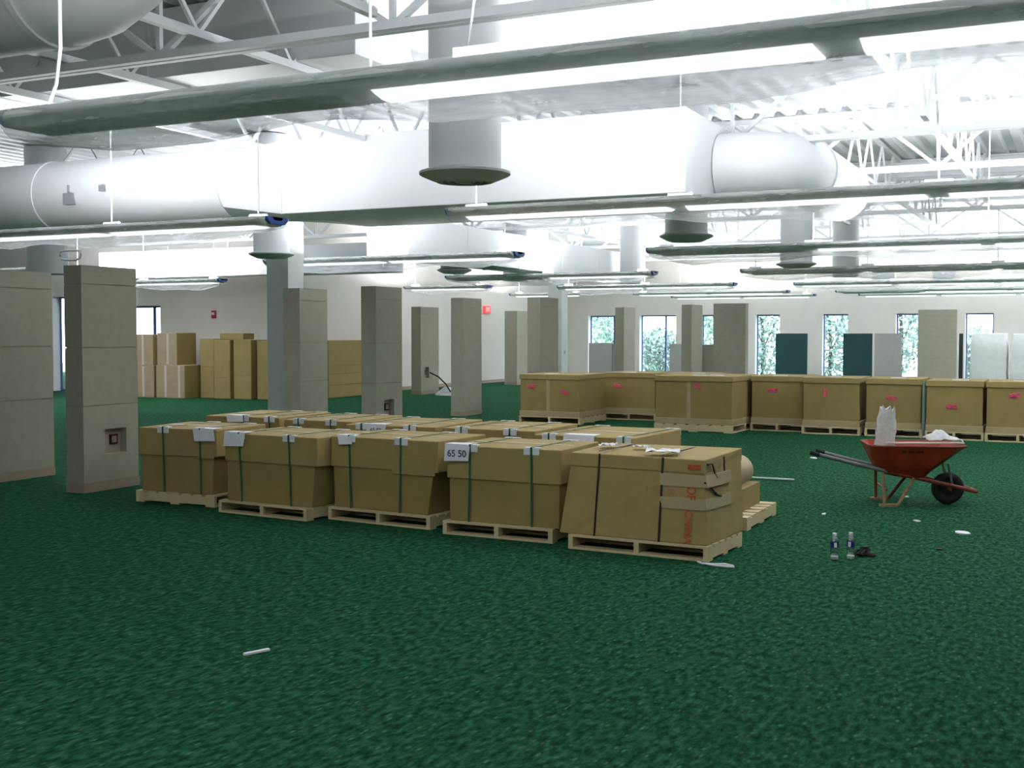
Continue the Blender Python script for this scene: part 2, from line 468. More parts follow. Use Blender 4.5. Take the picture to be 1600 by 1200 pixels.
low_panel(-9.3, -8.1, 30.3, 1.36, 'low beige screen closing the gap under the half-hidden window', m='wing', dark_side=False)
low_panel(-9.62, -8.55, 40.4, 1.66, 'first dark green board leaning by the back windows', m='green_panel', dark_side=False)
low_panel(-7.36, -6.42, 40.4, 1.66, 'second dark green board beside the grey board', m='green_panel', dark_side=False)
low_panel(-6.33, -5.48, 40.3, 1.66, 'tall grey board right of the second dark green board', dark_side=False)
low_panel(-3.68, -3.56, 39.9, 1.66, 'thin black board edge beside the rightmost far wing wall', m='green_panel_frame', dark_side=False)

# ------------------------------------------------------------------ tall pillars
def pillar(x, y, w, label, switch=False):
    t = thing('structural_pillar', (x, y, 0), label, 'pillar', 'tall pillars reaching the roof')
    MB().box(-w/2, w/2, -w/2, w/2, 0, 4.9).build('shaft', 'pillar_paint', t, bevel=.012)
    MB().box(-w/2-.012, w/2+.012, -w/2-.012, w/2+.012, 0, .1).build('baseboard', 'wing_base', t)
    if switch:
        o = MB().box(w/2, w/2+.01, -.045, .05, 1.05, 1.18).build('switch_plate', 'grey_panel', t)
        MB().box(w/2+.01, w/2+.016, -.01, .012, 1.09, 1.14).build('rocker', 'dark_edge', o)
pillar(-12.62, 16.9, .46, 'tall smooth grey pillar with a light switch left of the wing walls', True)
pillar(-14.55, 33.1, .46, 'tall pale pillar with a switch plate behind the leftmost tall carton', True)

# ------------------------------------------------------------------ roof steel
def truss(y, x0, x1, zb, pitch, label, cat='roof truss'):
    t = thing('roof_truss', (0, y, 0), label, cat, 'roof trusses running across the hall')
    zt = CEIL-.06
    bar('top_chord', (x0, 0, zt), (x1, 0, zt), .09, 'steel', t)
    bar('bottom_chord', (x0, -.05, zb), (x1, -.05, zb), .07, 'steel', t)
    bar('bottom_chord', (x0, .05, zb), (x1, .05, zb), .07, 'steel', t)
    x = x0; k = 0
    while x < x1-pitch*.5:
        bar('web_diagonal', (x, 0, zb), (x+pitch/2, 0, zt), .05, 'steel', t)
        bar('web_diagonal', (x+pitch/2, 0, zt), (x+pitch, 0, zb), .05, 'steel', t)
        bar('web_post', (x, 0, zb), (x, 0, zt), .045, 'steel', t)
        x += pitch; k += 1
truss(8.12, -12.2, 2, 4.12, 2.4, 'nearest white roof truss above the closest pendant lamp')
truss(14.8, -4.1, 4, 4.08, 2.0, 'white roof truss to the right of the big box duct')
truss(18.2, -22, 6, 4.1, 2.0, 'white roof truss just behind the big box duct')
truss(24.6, -24, 8, 4.1, 2.2, 'distant roof truss above the row of tall cartons')
truss(31.0, -18, 10, 4.1, 2.4, 'distant roof truss over the far lamp rows')
truss(37.0, -18, 10, 4.1, 2.6, 'farthest roof truss nearest the back windows')
def joist(x, y0, y1, label, zb=4.21, pitch=1.3):
    t = thing('roof_joist', (x, 0, 0), label, 'roof joist', 'roof joists running from near to far')
    zt = CEIL-.03
    bar('top_chord', (0, y0, zt), (0, y1, zt), .06, 'steel', t)
    bar('bottom_chord', (0, y0, zb), (0, y1, zb), .07, 'steel', t)
    y = y0
    while y < y1-pitch*.5:
        bar('web_diagonal', (0, y, zb), (0, y+pitch/2, zt), .035, 'steel', t)
        bar('web_diagonal', (0, y+pitch/2, zt), (0, y+pitch, zb), .035, 'steel', t); y += pitch
for k, (x, y0, y1) in enumerate([(-10.1, 5, 18), (-8.5, 5, 18), (-6.78, 4, 18), (-5.1, 4, 8), (-3.4, 4, 8), (-1.75, 3, 24), (-.1, 3, 24), (1.6, 10, 24), (-3.3, 18.3, 37), (-5.0, 18.3, 37), (-8.4, 18.3, 37), (-11.8, 18.3, 37), (-15, 14, 31)]):
    nm = ['first', 'second', 'third', 'fourth', 'fifth', 'sixth', 'seventh', 'eighth'][k] if k < 8 else ['first', 'second', 'third', 'fourth', 'fifth'][k-8]
    joist(x, y0, y1, ('near roof joist, %s from the left among the near ones' if k < 8 else 'far roof joist behind the box duct, %s in order from the right') % nm)
g = thing('roof_beam', (0, 23.7, 0), 'solid white roof beam across the deck behind the right hand trusses', 'roof beam')
m = MB(); m.box(-24, 10, -.10, .10, 4.60, 4.63); m.box(-24, 10, -.10, .10, 4.95, 4.98); m.box(-24, 10, -.015, .015, 4.63, 4.95); m.build('web_and_flanges', 'steel', g)

# ------------------------------------------------------------------ ducts
def round_duct(name, p, q, r, label, m='duct', seams=(), caps=True):
    p, q = Vector(p), Vector(q); d = (q-p).normalized()
    t = thing(name, tuple(p), label, 'duct', 'air ducts under the roof')
    MB().tube((0,0,0), q-p, r, 32).build('shell', m, t, smooth=True)
    for s in seams:
        MB().tube(d*(s-.03), d*(s+.03), r+.02, 32).build('seam_ring', m, t, smooth=True)
    return t
ZB, ZT, Y0, Y1 = 3.30, 4.27, 13.06, 15.25
t = thing('box_duct', (-9.8, Y0, ZB), 'huge white rectangular air duct hanging in the middle of the hall', 'duct', 'air ducts under the roof')
MB().box(0, 5.64, 0, Y1-Y0, 0, ZT-ZB).build('shell', 'duct', t, bevel=.01)
# round to square transition on its left end and the round trunk duct
R = .52; cy, cz = Y0+.62, 3.84
sec0 = [(-9.8, cy+R*math.cos(a), cz+R*math.sin(a)) for a in [2*PI*k/32 for k in range(32)]]
def sq(a):
    c, s_ = math.cos(a), math.sin(a); f = 1/max(abs(c), abs(s_)); return c*f, s_*f
sec1 = [(-9.8, Y0+(Y1-Y0)/2+sq(2*PI*k/32)[0]*(Y1-Y0)/2, (ZB+ZT)/2+sq(2*PI*k/32)[1]*(ZT-ZB)/2) for k in range(32)]
sec0 = [(-11.0, b, c) for a, b, c in sec0]
MB().loft([[(a+9.8, b-Y0, c-ZB) for a, b, c in sec0], [(a+9.8, b-Y0, c-ZB) for a, b, c in sec1]]).build('transition', 'duct', t, smooth=True)
td = round_duct('trunk_duct', (-24, cy, cz), (-11.01, cy, cz), R, 'round white trunk duct running left from the box duct', seams=(9.4,))
dv = MB().box(10.12, 10.30, -.56, -.44, -.22, -.05).build('sensor_box', 'grey_device', td)
MB().tube((10.2, -.52, -.05), (10.2, -.52, .07), .02).build('sensor_pipe', 'grey_device', dv)
MB().box(10.86, 10.94, -.58, -.5, -.06, .03).build('control_knob', 'grey_device', td)
# elbow and branch that leave the right end of the box duct and run to the back
t = thing('branch_duct', (-3.80, 14.5, 3.75), 'curved round duct leaving the right end of the box duct', 'duct', 'air ducts under the roof')
pts = [(-.35, 0, 0), (-.2, 0, 0), (.15, .05, 0), (.4, .3, 0), (.5, .7, 0), (.5, 3.2, 0)]
MB().path(pts, .42, 28).build('shell', 'duct', t, smooth=True)
MB().tube((.5, .72, 0), (.5, .78, 0), .44, 28).build('seam_ring', 'duct', t, smooth=True)
t = thing('elbow_duct', (-9.6, 6.6, 4.38), 'large grey round duct bending up at the top left corner', 'duct', 'air ducts under the roof')
pts = [(0, 0, 0), (2.6, 0, 0), (2.85, 0, .03), (3.05, 0, .12), (3.2, 0, .28), (3.28, 0, .48), (3.3, 0, .66)]
MB().path(pts, .53, 32).build('shell', 'duct_grey', t, smooth=True)
MB().tube((2.55, 0, 0), (2.61, 0, 0), .55, 32).build('seam_ring', 'duct_grey', t, smooth=True)
t = thing('branch_box_duct', (-13, 9.25, 4.26), 'pale rectangular branch duct behind the nearest truss', 'duct', 'air ducts under the roof')
MB().box(0, 6.9, 0, 1.0, 0, .68).build('shell', 'duct', t, bevel=.01)
for s in (2.3, 4.4, 6.0): MB().box(s-.02, s+.02, -.015, 1.015, -.015, .695).build('seam_flange', 'duct', t)
t = thing('side_box_duct', (-12.3, 19.0, 3.12), 'long grey rectangular duct running back behind the box duct', 'duct', 'air ducts under the roof')
MB().box(0, .9, 0, 12, 0, .75).build('shell', 'duct', t, bevel=.01)
for s in (2.4, 4.8, 7.2, 9.6): MB().box(-.012, .912, s-.015, s+.015, -.012, .762).build('seam_flange', 'duct', t)
t = thing('far_box_duct', (-24, 23.9, 3.15), 'far white rectangular duct above the stacked cartons', 'duct', 'air ducts under the roof')
MB().box(0, 9, 0, .9, 0, .7).build('shell', 'duct', t, bevel=.01)
for s in (2, 4, 6): MB().box(s-.015, s+.015, -.012, .912, -.012, .712).build('seam_flange', 'duct', t); MB().tube((s, .45, .7), (s, .45, 1.88), .012, 6).build('hanger_rod', 'steel', t)

# drops with round ceiling diffusers
def drop(x, y, label, zb=2.95, r=.30, top=4.98, disc=True, m='duct'):
    t = thing('diffuser_drop', (x, y, zb), label, 'air diffuser', 'round air diffusers on vertical drops')
    MB().tube((0,0,.05), (0,0,top-zb), r, 32).build('neck', m, t, smooth=True)
    if disc:
        R = r*1.26
        MB().lathe([(r+.005, .10), (R, .075), (R, .055), (R*.96, .045), (r*.78, -.01), (r*.76, .0), (r*.76, .03)], 40).build('rim', 'diffuser', t, smooth=True)
        for q in (.66, .46, .26):
            MB().lathe([(r*q+.05, .03), (r*q, -.012), (r*q-.012, -.012), (r*q-.0, .03)], 32).build('ring_vane', 'diffuser', t, smooth=True)
        MB().lathe([(r*.8, .035), (.001, .036)], 24).build('throat', 'diffuser_dark', t)
        MB().lathe([(.001, -.02), (.05, -.015), (.06, .03)], 16).build('centre_cone', 'diffuser', t, smooth=True)
drop(-4.73, 8.82, 'large round diffuser hanging in front of the box duct', zb=2.97, r=.305, top=4.98)
drop(-4.95, 15.6, 'round diffuser behind the second pendant lamp, right of the box duct', r=.29, top=4.98)
drop(-5.05, 22.8, 'round diffuser over the middle of the tall carton row', r=.30)
drop(-12.3, 16.1, 'round diffuser in front of the tall smooth grey pillar', r=.30, top=4.98)
drop(-12.0, 21.9, 'round diffuser above the wing wall with the low niche', r=.29, top=3.11)
drop(-5.1, 28.2, 'plain round drop duct behind the rightmost diffuser', disc=False)
drop(-13.0, 26.9, 'plain round drop duct left of the middle lamp ends', disc=False)
drop(-10.9, 29.6, 'plain round drop duct right of the middle lamp ends', disc=False)
drop(-5.2, 34.5, 'farthest right plain drop duct above the back windows', disc=False)
drop(-3.6, 34.6, 'second farthest right plain drop duct above the back windows', disc=False)
drop(-16.8, 15.5, 'grey round drop above the wing wall at the left edge', r=.36, disc=False, m='duct_grey', zb=2.7, top=4.98)

# ------------------------------------------------------------------ pendant lamps
SEG = 2.43
def pendant(x0, y, segs, label, zl=2.94, film=True, cord=False, up=None, bracket=None):
    """x0 left end, segs: 1 lit, 0 unlit, 2 unlit lens with an added weak up-light"""
    n = len(segs); L = n*SEG
    t = thing('pendant_lamp', (x0, y, zl), label, 'pendant lamp', 'long pendant lamps wrapped in plastic')
    W, D = .235, .095
    prof = [(-W, D), (-W, D-.035), (-W*.96, D-.05), (-.175, .012), (-.165, 0), (.165, 0), (.175, .012), (W*.96, D-.05), (W, D-.035), (W, D)]
    inner = [(W-.012, D), (W-.03, D-.05), (.15, .025), (-.15, .025), (-W+.03, D-.05), (-W+.012, D)]
    ring = prof+inner
    MB().loft([[(s, a, b) for a, b in ring] for s in (0, L)]).build('housing', 'housing', t, smooth=False)
    for s, sg in ((0, -1), (L, 1)):
        secs = [[(s+sg*dx, a*sc, D+(b-D)*sc) for a, b in prof] for dx, sc in ((0, 1), (.06, .93), (.11, .72), (.13, .4))]
        MB().loft(secs).build('end_cap', 'housing', t, smooth=True)
    for k, lit in enumerate(segs):
        a, b = k*SEG+.10, (k+1)*SEG-.10
        nn = 6
        secs = []
        for s in (a, b):
            top = [(s, -.155+.31*i/nn, -.003-.032*math.sin(PI*i/nn)) for i in range(nn+1)]
            secs.append(top+[(s, .155, .004), (s, -.155, .004)])
        MB().loft(secs).build('lens', 'lens_lit' if lit == 1 else 'lens_off', t, smooth=True)
        if lit:
            ld = bpy.data.lights.new('up_light', 'AREA'); ld.shape = 'RECTANGLE'; ld.size = SEG-.3; ld.size_y = .2
            ld.energy = (up or UP_W)*(.42 if lit == 2 else 1); ld.color = (0.95, 0.98, 1.0)  # unlit section gets an added weak up-light to brighten the roof above
            lo = bpy.data.objects.new('up_light', ld); COL.objects.link(lo); lo.parent = t
            lo.location = ((a+b)/2, 0, D-.02); lo.rotation_euler = (PI, 0, 0)
    for k in range(1 if cord else 0, n+1):
        s = min(max(k*SEG, .15), L-.15)
        MB().tube((s, 0, .03), (s, 0, CEIL-zl+.03), .008, 6).build('hanger_rod', 'steel', t)
        MB().tube((s-.12, 0, .12), (s+.12, 0, .12), .03, 6).build('hanger_saddle', 'housing', t)
    for s in (-.09, L+.09):
        MB().loft([[(s-.04, a*.82, D+(b-D)*.86) for a, b in prof], [(s+.04, a*.80, D+(b-D)*.84) for a, b in prof]]).build('blue_tape', 'blue_tape', t)
    if film and y < 36:
        rnd = random.Random(int(abs(x0*31+y*17)))
        ns = max(10, int(L/.22)); nb = 10; secs = []
        ph = rnd.uniform(0, 6)
        for i in range(ns+1):
            s = -.10+(L+.20)*i/ns
            e = min(1, min(i, ns-i)/3.0)
            sag = (.13+.035*math.sin(s*1.7+ph)+.02*math.sin(s*4.1+ph*2))*(.25+.75*e)
            sec = []
            for j in range(nb+1):
                u = -1+2*j/nb
                yy = u*(W+.015)+.012*math.sin(s*5+j*1.3+ph)
                zz = D-(D+.012+sag)*(1-abs(u)**3.2)+.01*math.sin(s*6.3+j*2.1)*(1-abs(u))
                sec.append((s, yy, zz))
            secs.append(sec)
        MB().loft(secs, caps=False, closed=False).build('plastic_sleeve', 'film', t, smooth=True)
    if cord:
        MB().path([(.16, .05, 2.07), (.16, .05, 1.2), (.16, .05, .5), (.14, .03, .28), (.08, .0, .10)], .012, 8).build('power_cord', 'housing', t, smooth=True)
        m = MB(); m.path([(3.0, 0, .12), (3.05, 0, .45), (3.35, 0, .95), (3.5, 0, 1.6)], .007, 6); m.build('thin_cable', 'steel', t)
        MB().box(2.95, 3.75, -.05, .12, .10, .19).build('ballast_box', 'duct', t)
    if bracket:
        b = bracket; m = MB()
        m.path([(b-.17, 0, -.2), (b-.18, 0, -.24), (b-.16, 0, -.29), (b-.1, 0, -.31), (b+.1, 0, -.31), (b+.16, 0, -.29), (b+.18, 0, -.24), (b+.17, 0, -.2), (b+.1, 0, -.19), (b-.1, 0, -.19), (b-.17, 0, -.2)], .014, 8)
        m.tube((b-.1, 0, -.19), (b-.1, 0, .02), .006, 6); m.tube((b+.1, 0, -.19), (b+.1, 0, .02), .006, 6)
        m.build('hanging_bracket', 'duct_grey', t, smooth=True)
    return t
ordn = ['nearest', 'second', 'third', 'fourth', 'fifth', 'sixth', 'seventh']
RY = [5.33, 11.35, 17.9, 24.6, 31.6, 37.6, 41.4]
RU = [31, 50, 88, 80, 85, 85, 35]
RX = [-5.85, -6.1, -6.15, -6.45, -6.9, -6.95, -6.9]
RS = [[2,1,1,0], [1,1,1,1,0], [0,1,1,1,1], [0,0,0,0,1], [1,1,1,1,1], [0,1,1,1,1], [1,1,1,1,1]]
for k in range(7):
    pendant(RX[k], RY[k], RS[k], '%s row of pendant lamp running out of the right edge of the picture' % ordn[k].capitalize() if k else 'Nearest and largest pendant lamp spanning the top of the picture', cord=(k == 0), up=RU[k])
pendant(-8.5, -.8, [1,1,1], 'added pendant fill lamp behind the viewpoint, nearer of the two rows there', film=False, up=52)  # unseen lamp added to brighten the near cartons and roof
pendant(-8.5, -6.6, [1,1,1], 'added pendant fill lamp behind the viewpoint, last row before the near wall', film=False, up=52)  # second unseen lamp, added as fill light from behind
LYs = [11.2, 17.7, 24.5, 31.0, 37.2, 41.2]
LS = [[1,1], [1,1], [0,1], [1,1], [1,1], [1,1]]
LU = [52, 90, 85, 85, 85, 35]
for k in range(6):
    pendant(-13.45, LYs[k], LS[k], ['pendant lamp under the round trunk duct at the left edge', 'pendant lamp ending at a blue taped tip in front of the grey side duct', 'pendant lamp with a dark left half above the lone wing wall', 'far pendant lamp with blue taped tip above the leftmost tall carton', 'last but one pendant lamp of the middle group', 'farthest pendant lamp of the middle group by the back wall'][k], up=LU[k], bracket=1.72 if k == 0 else None)
for k, y in enumerate((17.7, 23.2)):
    pendant(-24.2, y, [1,1], ['left far pendant lamp in front of the window behind the cartons', 'left far pendant lamp above the stacked cartons'][k], up=110)
pendant(-17.6, 36.4, [1], 'short pendant lamp in front of the exit sign', up=110)
pendant(-17.6, 29.5, [1], 'short pendant lamp above the distant wing wall with debris', up=110)

# ------------------------------------------------------------------ pallets and strapped cartons
def pallet(x0, y0, w, d, label, rz=0, h=.115, across=True, group='wooden pallets'):
    """x0,y0 front-left corner; stringers run to the back when across"""
    t = thing('wooden_pallet', (x0, y0, 0), label, 'pallet', group, rz)
    b = .018
    if across:
        for s in (0, w/2-.02, w-.04): slab('stringer', s, s+.04, 0, d, b, h-b, 'pine', t)
        n = 6; bw = d/n*.78
        for k in range(n):
            y = k*(d-bw)/(n-1); slab('deck_board', 0, w, y, y+bw, h-b, h, 'pine', t)
        for y in (0, (d-bw)/2, d-bw): slab('bottom_board', 0, w, y, y+bw, 0, b, 'pine', t)
    else:
        for s in (0, d/2-.02, d-.04): slab('stringer', 0, w, s, s+.04, b, h-b, 'pine', t)
        n = 7; bw = w/n*.78
        for k in range(n):
            x = k*(w-bw)/(n-1); slab('deck_board', x, x+bw, 0, d, h-b, h, 'pine', t)
        for x in (0, (w-bw)/2, w-bw): slab('bottom_board', x, x+bw, 0, d, 0, b, 'pine', t)
    return t
def crumple(mb, amp, seed):
    r = random.Random(seed); mb.v = [(a+r.uniform(-amp, amp), b+r.uniform(-amp, amp), c+r.uniform(-amp, amp)) for a, b, c in mb.v]; return mb
def strap_loop(mb, x, dx, y0, y1, z0, z1, w=.016, bx=None):
    e = .004; xb = x if bx is None else bx
    mb.hexa([(xb-w/2, y0-e, z0), (xb+w/2, y0-e, z0), (xb+w/2, y0, z0), (xb-w/2, y0, z0), (x-w/2, y0-e, z1), (x+w/2, y0-e, z1), (x+w/2, y0, z1), (x-w/2, y0, z1)])
    mb.box(x-w/2, x+w/2, y0-e, y1+e, z1, z1+e)
    mb.box(x-w/2, x+w/2, y1, y1+e, z0, z1)
def strapped_carton(x0, y0, w, d, label, rz=0, zb=.115, h=.63, cap=.27, sx=(.3, .75), sheet=None, taper=(0, 0), seed=1, strap='strap_green', body='card_dark', note=None, notch=None):
    t = thing('strapped_carton', (x0, y0, zb), label, 'carton', 'strapped cartons on pallets', rz)
    tl, tr = taper; r = random.Random(seed)
    zc = h-cap
    b = MB().hexa([(.02+tl, .015, 0), (w-.02-tr, .015, 0), (w-.02-tr, d-.015, 0), (.02+tl, d-.015, 0), (.015, .012, h-.02), (w-.015, .012, h-.02), (w-.015, d-.012, h-.02), (.015, d-.012, h-.02)])
    b.build('body', body, t, bevel=.008)
    c = MB(); j = [r.uniform(-.012, .012) for _ in range(4)]
    c.hexa([(0, 0, zc+j[0]), (w, 0, zc+j[1]), (w, d, zc+j[2]), (0, d, zc+j[3]), (.004, .004, h), (w-.004, .004, h+.004), (w-.004, d-.004, h+.01), (.004, d-.004, h+.006)])
    c.build('lid', 'card', t, bevel=.009)
    # flap of the lid hanging lower on one corner, and the dark seam below the lid
    if notch:
        a0, a1, dz = notch
        MB().box(a0, a1, -.006, .004, zc-dz, zc+.12).build('lid_flap', 'card', t, bevel=.002)
    MB().box(.06, w-.06, d*.47, d*.53, h+.003, h+.008).build('top_tape', 'tape', t)
    for k, xx in enumerate(sx):
        s = MB(); strap_loop(s, xx, 0, -.006, d+.004, .0, h+.012, bx=xx+(r.uniform(-.02, .04))); s.build('strap', strap, t)
    if strap == 'strap_green':
        for xx in sx:
            for yy, sg in ((0, -1), (d, 1)):
                pm = MB(); q = .07
                pm.box(xx-q, xx+q, yy+sg*.006-.003, yy+sg*.006+.003, h-.045, h+.012)
                pm.box(xx-q, xx+q, min(yy+sg*.006, yy-sg*.05), max(yy+sg*.006, yy-sg*.05), h+.010, h+.016)
                pm.build('edge_protector', 'paper', t)
        for xx in sx:
            s2 = MB(); s2.box(xx-.008, xx+.008, -.014, -.009, h-.05, h+.018); s2.box(xx-.008, xx+.008, -.012, .06, h+.016, h+.020)
            s2.build('strap', strap, t)
    if sheet:
        xx, ww, drp, tilt = sheet
        sm = MB()
        top = [(xx, .10, h+.018), (xx+ww, .12, h+.019)]
        edge = [(xx-.01, -.012, h+.018), (xx+ww, -.012, h+.016)]
        low = [(xx+tilt, -.03, h-drp), (xx+ww+tilt, -.028, h-drp+.01)]
        sm._add(top+edge+low, [(0,1,3,2), (2,3,5,4)])
        o = sm.build('paper_sheet', 'paper', t)
        md = o.modifiers.new('thick', 'SOLIDIFY'); md.thickness = .003
        if note:
            text('handwriting', note, drp*.62, 'ink', o, Matrix.Translation((xx+ww*.5+tilt*.5, -.026, h-drp*.5)) @ FRONT @ Matrix.Rotation(0, 4, 'Z'))
    return t
# front row, left to right
G1 = 'pallets of the front strapped row'
pallet(-8.62, 9.04, 1.0, .66, 'pallet with a solid side board under the leftmost front carton', across=False, group=G1)
strapped_carton(-8.60, 9.06, 1.0, .78, 'leftmost front strapped carton beside the wing wall with the niche', sx=(.33, .80), sheet=(.72, .25, .11, .03), seed=1, h=.635, notch=(.75, .97, .01), taper=(.01, .06))
pallet(-7.40, 8.84, 1.10, .74, 'pallet under the second carton of the front strapped row', rz=-.10, group=G1)
strapped_carton(-7.345, 8.87, 1.13, .80, 'second carton from the left in the front strapped row', rz=-.08, sx=(.19, .80), sheet=(.02, .25, .12, -.01), seed=2, h=.635, taper=(0, .06))
pallet(-6.21, 8.93, 1.14, .74, 'pallet under the middle carton of the front strapped row', rz=-.10, group=G1)
strapped_carton(-6.20, 8.96, 1.19, .78, 'middle carton of the front strapped row', rz=-.09, sx=(.22, .80), sheet=(.10, .15, .07, .02), seed=3, h=.645, taper=(.01, .10), notch=(.70, 1.16, .03))
pallet(-4.885, 8.70, 1.03, .74, 'pallet under the fourth carton of the front strapped row', rz=-.03, group=G1)
strapped_carton(-4.86, 8.73, 1.06, .80, 'fourth carton of the front strapped row with a numbered paper sheet', rz=-.02, sx=(.23, .80), sheet=(.0, .23, .13, -.01), seed=4, h=.635, note='65 50')
pallet(-3.66, 8.535, 1.16, .78, 'pallet under the large carton with orange lettering', rz=-.06, group=G1)
# the big carton with orange print and black straps
t = thing('large_carton', (-3.70, 8.56, .115), 'large carton with orange lettering and black straps at the right end of the front row', 'carton', 'strapped cartons on pallets', -.06)
W5, D5, H5 = 1.20, .80, .63
m = MB().hexa([(-.05, 0, 0), (W5-.015, 0, 0), (W5, D5, 0), (.0, D5, 0), (.015, .10, H5), (W5-.06, .05, H5), (W5-.02, D5-.02, H5+.03), (.03, D5-.02, H5+.02)])
m.build('body', 'card', t, bevel=.012)
def fy(z): return .0+.10*z/H5      # y of the leaning front face (left), .05 on the right
m = MB().hexa([(.005, .075, H5-.10), (W5-.05, .030, H5-.10), (W5-.02, D5, H5-.07), (.02, D5, H5-.08), (.012, .088, H5+.006), (W5-.055, .042, H5+.006), (W5-.015, D5-.01, H5+.036), (.025, D5-.01, H5+.026)])
m.build('lid', 'card', t, bevel=.008)
for xb, xt in ((.26, .27), (.80, .81)):
    m = MB()
    k = (1-xb/W5)
    f0, f1 = -.004, .10*k+.05*(1-k)-.016
    w = .008
    m.hexa([(xb-w, f0-.004, 0), (xb+w, f0-.004, 0), (xb+w, f0, 0), (xb-w, f0, 0), (xt-w, f1-.004, H5+.01), (xt+w, f1-.004, H5+.01), (xt+w, f1, H5+.01), (xt-w, f1, H5+.01)])
    m.box(xt-w, xt+w, f1, D5, H5+.028, H5+.032)
    m.build('strap', 'strap_black', t)
m = MB(); m.hexa([(W5-.02, .42, .0), (W5-.02, .44, .0), (W5-.01, .44, 0), (W5-.01, .42, 0), (W5-.045, .40, H5), (W5-.045, .42, H5), (W5-.03, .42, H5), (W5-.03, .40, H5)])
m.build('strap', 'strap_black', t)
MB().path([(W5-.045, .02, .47), (W5-.03, .10, .43), (W5-.02, .22, .36), (W5-.015, .30, .34)], .008, 5).build('strap_tail', 'strap_black', t)
MB().path([(W5-.045, .08, .60), (W5-.03, .14, .60), (W5-.03, .20, .52), (W5-.02, .26, .45)], .007, 5).build('strap_tail', 'strap_black', t)
# pale tape round the right corner
for z0, z1, xl in ((.26, .345, .79), (.43, .52, .79)):
    m = MB(); f = lambda z: .05*z/H5-.006
    m.hexa([(xl, f(z0)+.02*0, z0), (W5-.035, f(z0)-.004, z0), (W5-.035, f(z0), z0), (xl, f(z0)+.012, z0), (xl, f(z1), z1), (W5-.045, f(z1)-.004, z1), (W5-.045, f(z1), z1), (xl, f(z1)+.012, z1)])
    m.hexa([(W5-.034, f(z0)-.004, z0), (W5-.024, f(z0)-.004, z0), (W5+.002, .5, z0), (W5-.02, .5, z0), (W5-.045, f(z1)-.004, z1), (W5-.038, f(z1)-.004, z1), (W5-.008, .5, z1), (W5-.03, .5, z1)])
    m.build('corner_tape', 'tape', t)
def face(x, z, ang): return Matrix.Translation((x, (.10*(1-x/W5)+.05*x/W5)*z/H5-.012, z)) @ FRONT @ Matrix.Rotation(math.atan2(.07, H5), 4, 'X').inverted() @ Matrix.Rotation(ang, 4, 'Z')
text('orange_lettering', 'CHINA', .085, 'orange_ink', t, face(1.03, .13, -PI/2), .95)
text('orange_lettering', 'OF', .10, 'orange_ink', t, face(1.045, .385, -PI/2), .8)
text('orange_lettering', 'B', .085, 'orange_ink_faint', t, face(.885, .385, -PI/2))
text('orange_lettering', '3', .085, 'orange_ink_faint', t, face(.775, .385, -PI/2))
text('orange_lettering', 'I', .085, 'orange_ink_faint', t, face(.69, .385, 0))
MB().box(1.02, 1.12, .020, .026, .565, .60).build('orange_mark', 'orange_ink', t)
# shipping slip and scraps on its top
for (xx, yy, ww, dd, a, lab) in ((-2.93, 8.68, .26, .16, .3, 'crumpled clear and white slip on top of the orange lettered carton'), (-3.20, 8.95, .12, .09, -.2, 'small white scrap in the middle of the orange lettered carton top'), (-3.50, 8.98, .12, .16, .1, 'white slip near the left back of the orange lettered carton top')):
    m = MB(); n = 6
    r = random.Random(int(ww*1000))
    vv = [(ww*(i/n-.5), dd*(j/n-.5), r.uniform(0, .025)) for j in range(n+1) for i in range(n+1)]
    m._add(vv, [(j*(n+1)+i, j*(n+1)+i+1, (j+1)*(n+1)+i+1, (j+1)*(n+1)+i) for j in range(n) for i in range(n)])
    o = m.build('paper_slip', 'paper', None); o.location = (xx, yy, .782); o.rotation_euler = (.02, .0, a)
    tag(o, lab, 'paper', 'slips on the orange lettered carton')

# back strapped row
G2 = 'pallets of the back strapped row'
for (x, y, w, d, rz, sx, sh, lab) in (
    (-8.85, 10.35, 1.05, 1.0, -.02, (.55, .9), (.32, .22, .06, .02), 'leftmost in the back strapped row'),
    (-7.70, 10.25, .91, 1.0, -.03, (.20, .62), None, 'second from the left in the back strapped row'),
    (-6.72, 9.95, 1.05, 1.1, .02, (.20, .75), (.28, .21, .09, -.02), 'third from the left in the back strapped row'),
    (-5.86, 10.02, 1.03, 1.0, -.04, (.22, .75), None, 'fourth from the left in the back strapped row'),
    (-4.52, 9.72, 1.0, 1.15, -.08, (.16, .9), (.32, .30, .05, 0), 'rightmost in the back strapped row')):
    if 'fourth' in lab: x = -5.64
    pallet(x, y-.02, w, d, 'pallet of the load that is '+lab, rz=rz, group=G2)
    strapped_carton(x+.01, y, w-.02, d-.04, 'strapped carton that is '+lab, rz=rz, sx=sx, sheet=sh, seed=int(w*100+x*7), h=.665, note='65 52' if 'third' in lab else None)
# small pallet behind the orange lettered carton
pallet(-3.38, 9.95, .78, 1.05, 'small pallet poking out behind the orange lettered carton', group='wooden pallets')
t = thing('open_carton', (-3.40, 10.05, .115), 'short dark carton on the small pallet behind the orange lettered carton', 'carton')
MB().box(0, .67, 0, .85, 0, .20).build('body', 'card_dark', t, bevel=.006)
MB().box(-.004, .674, -.004, .06, .12, .205).build('flap', 'card', t)
m = MB(); n = 16; secs = []
for yy in (0, .8):
    ou = [(.40+.15*math.cos(a), yy, .155+.15*math.sin(a)) for a in [PI*1.05-PI*1.25*i/n for i in range(n+1)]]
    inn = [(.40+.143*math.cos(a), yy, .155+.143*math.sin(a)) for a in [PI*1.05-PI*1.25*i/n for i in range(n+1)]][::-1]
    secs.append(ou+inn)
o = m.loft(secs).build('curled_cardboard', 'card_band', None, smooth=True)
o.location = (-3.33, 10.05, .262)
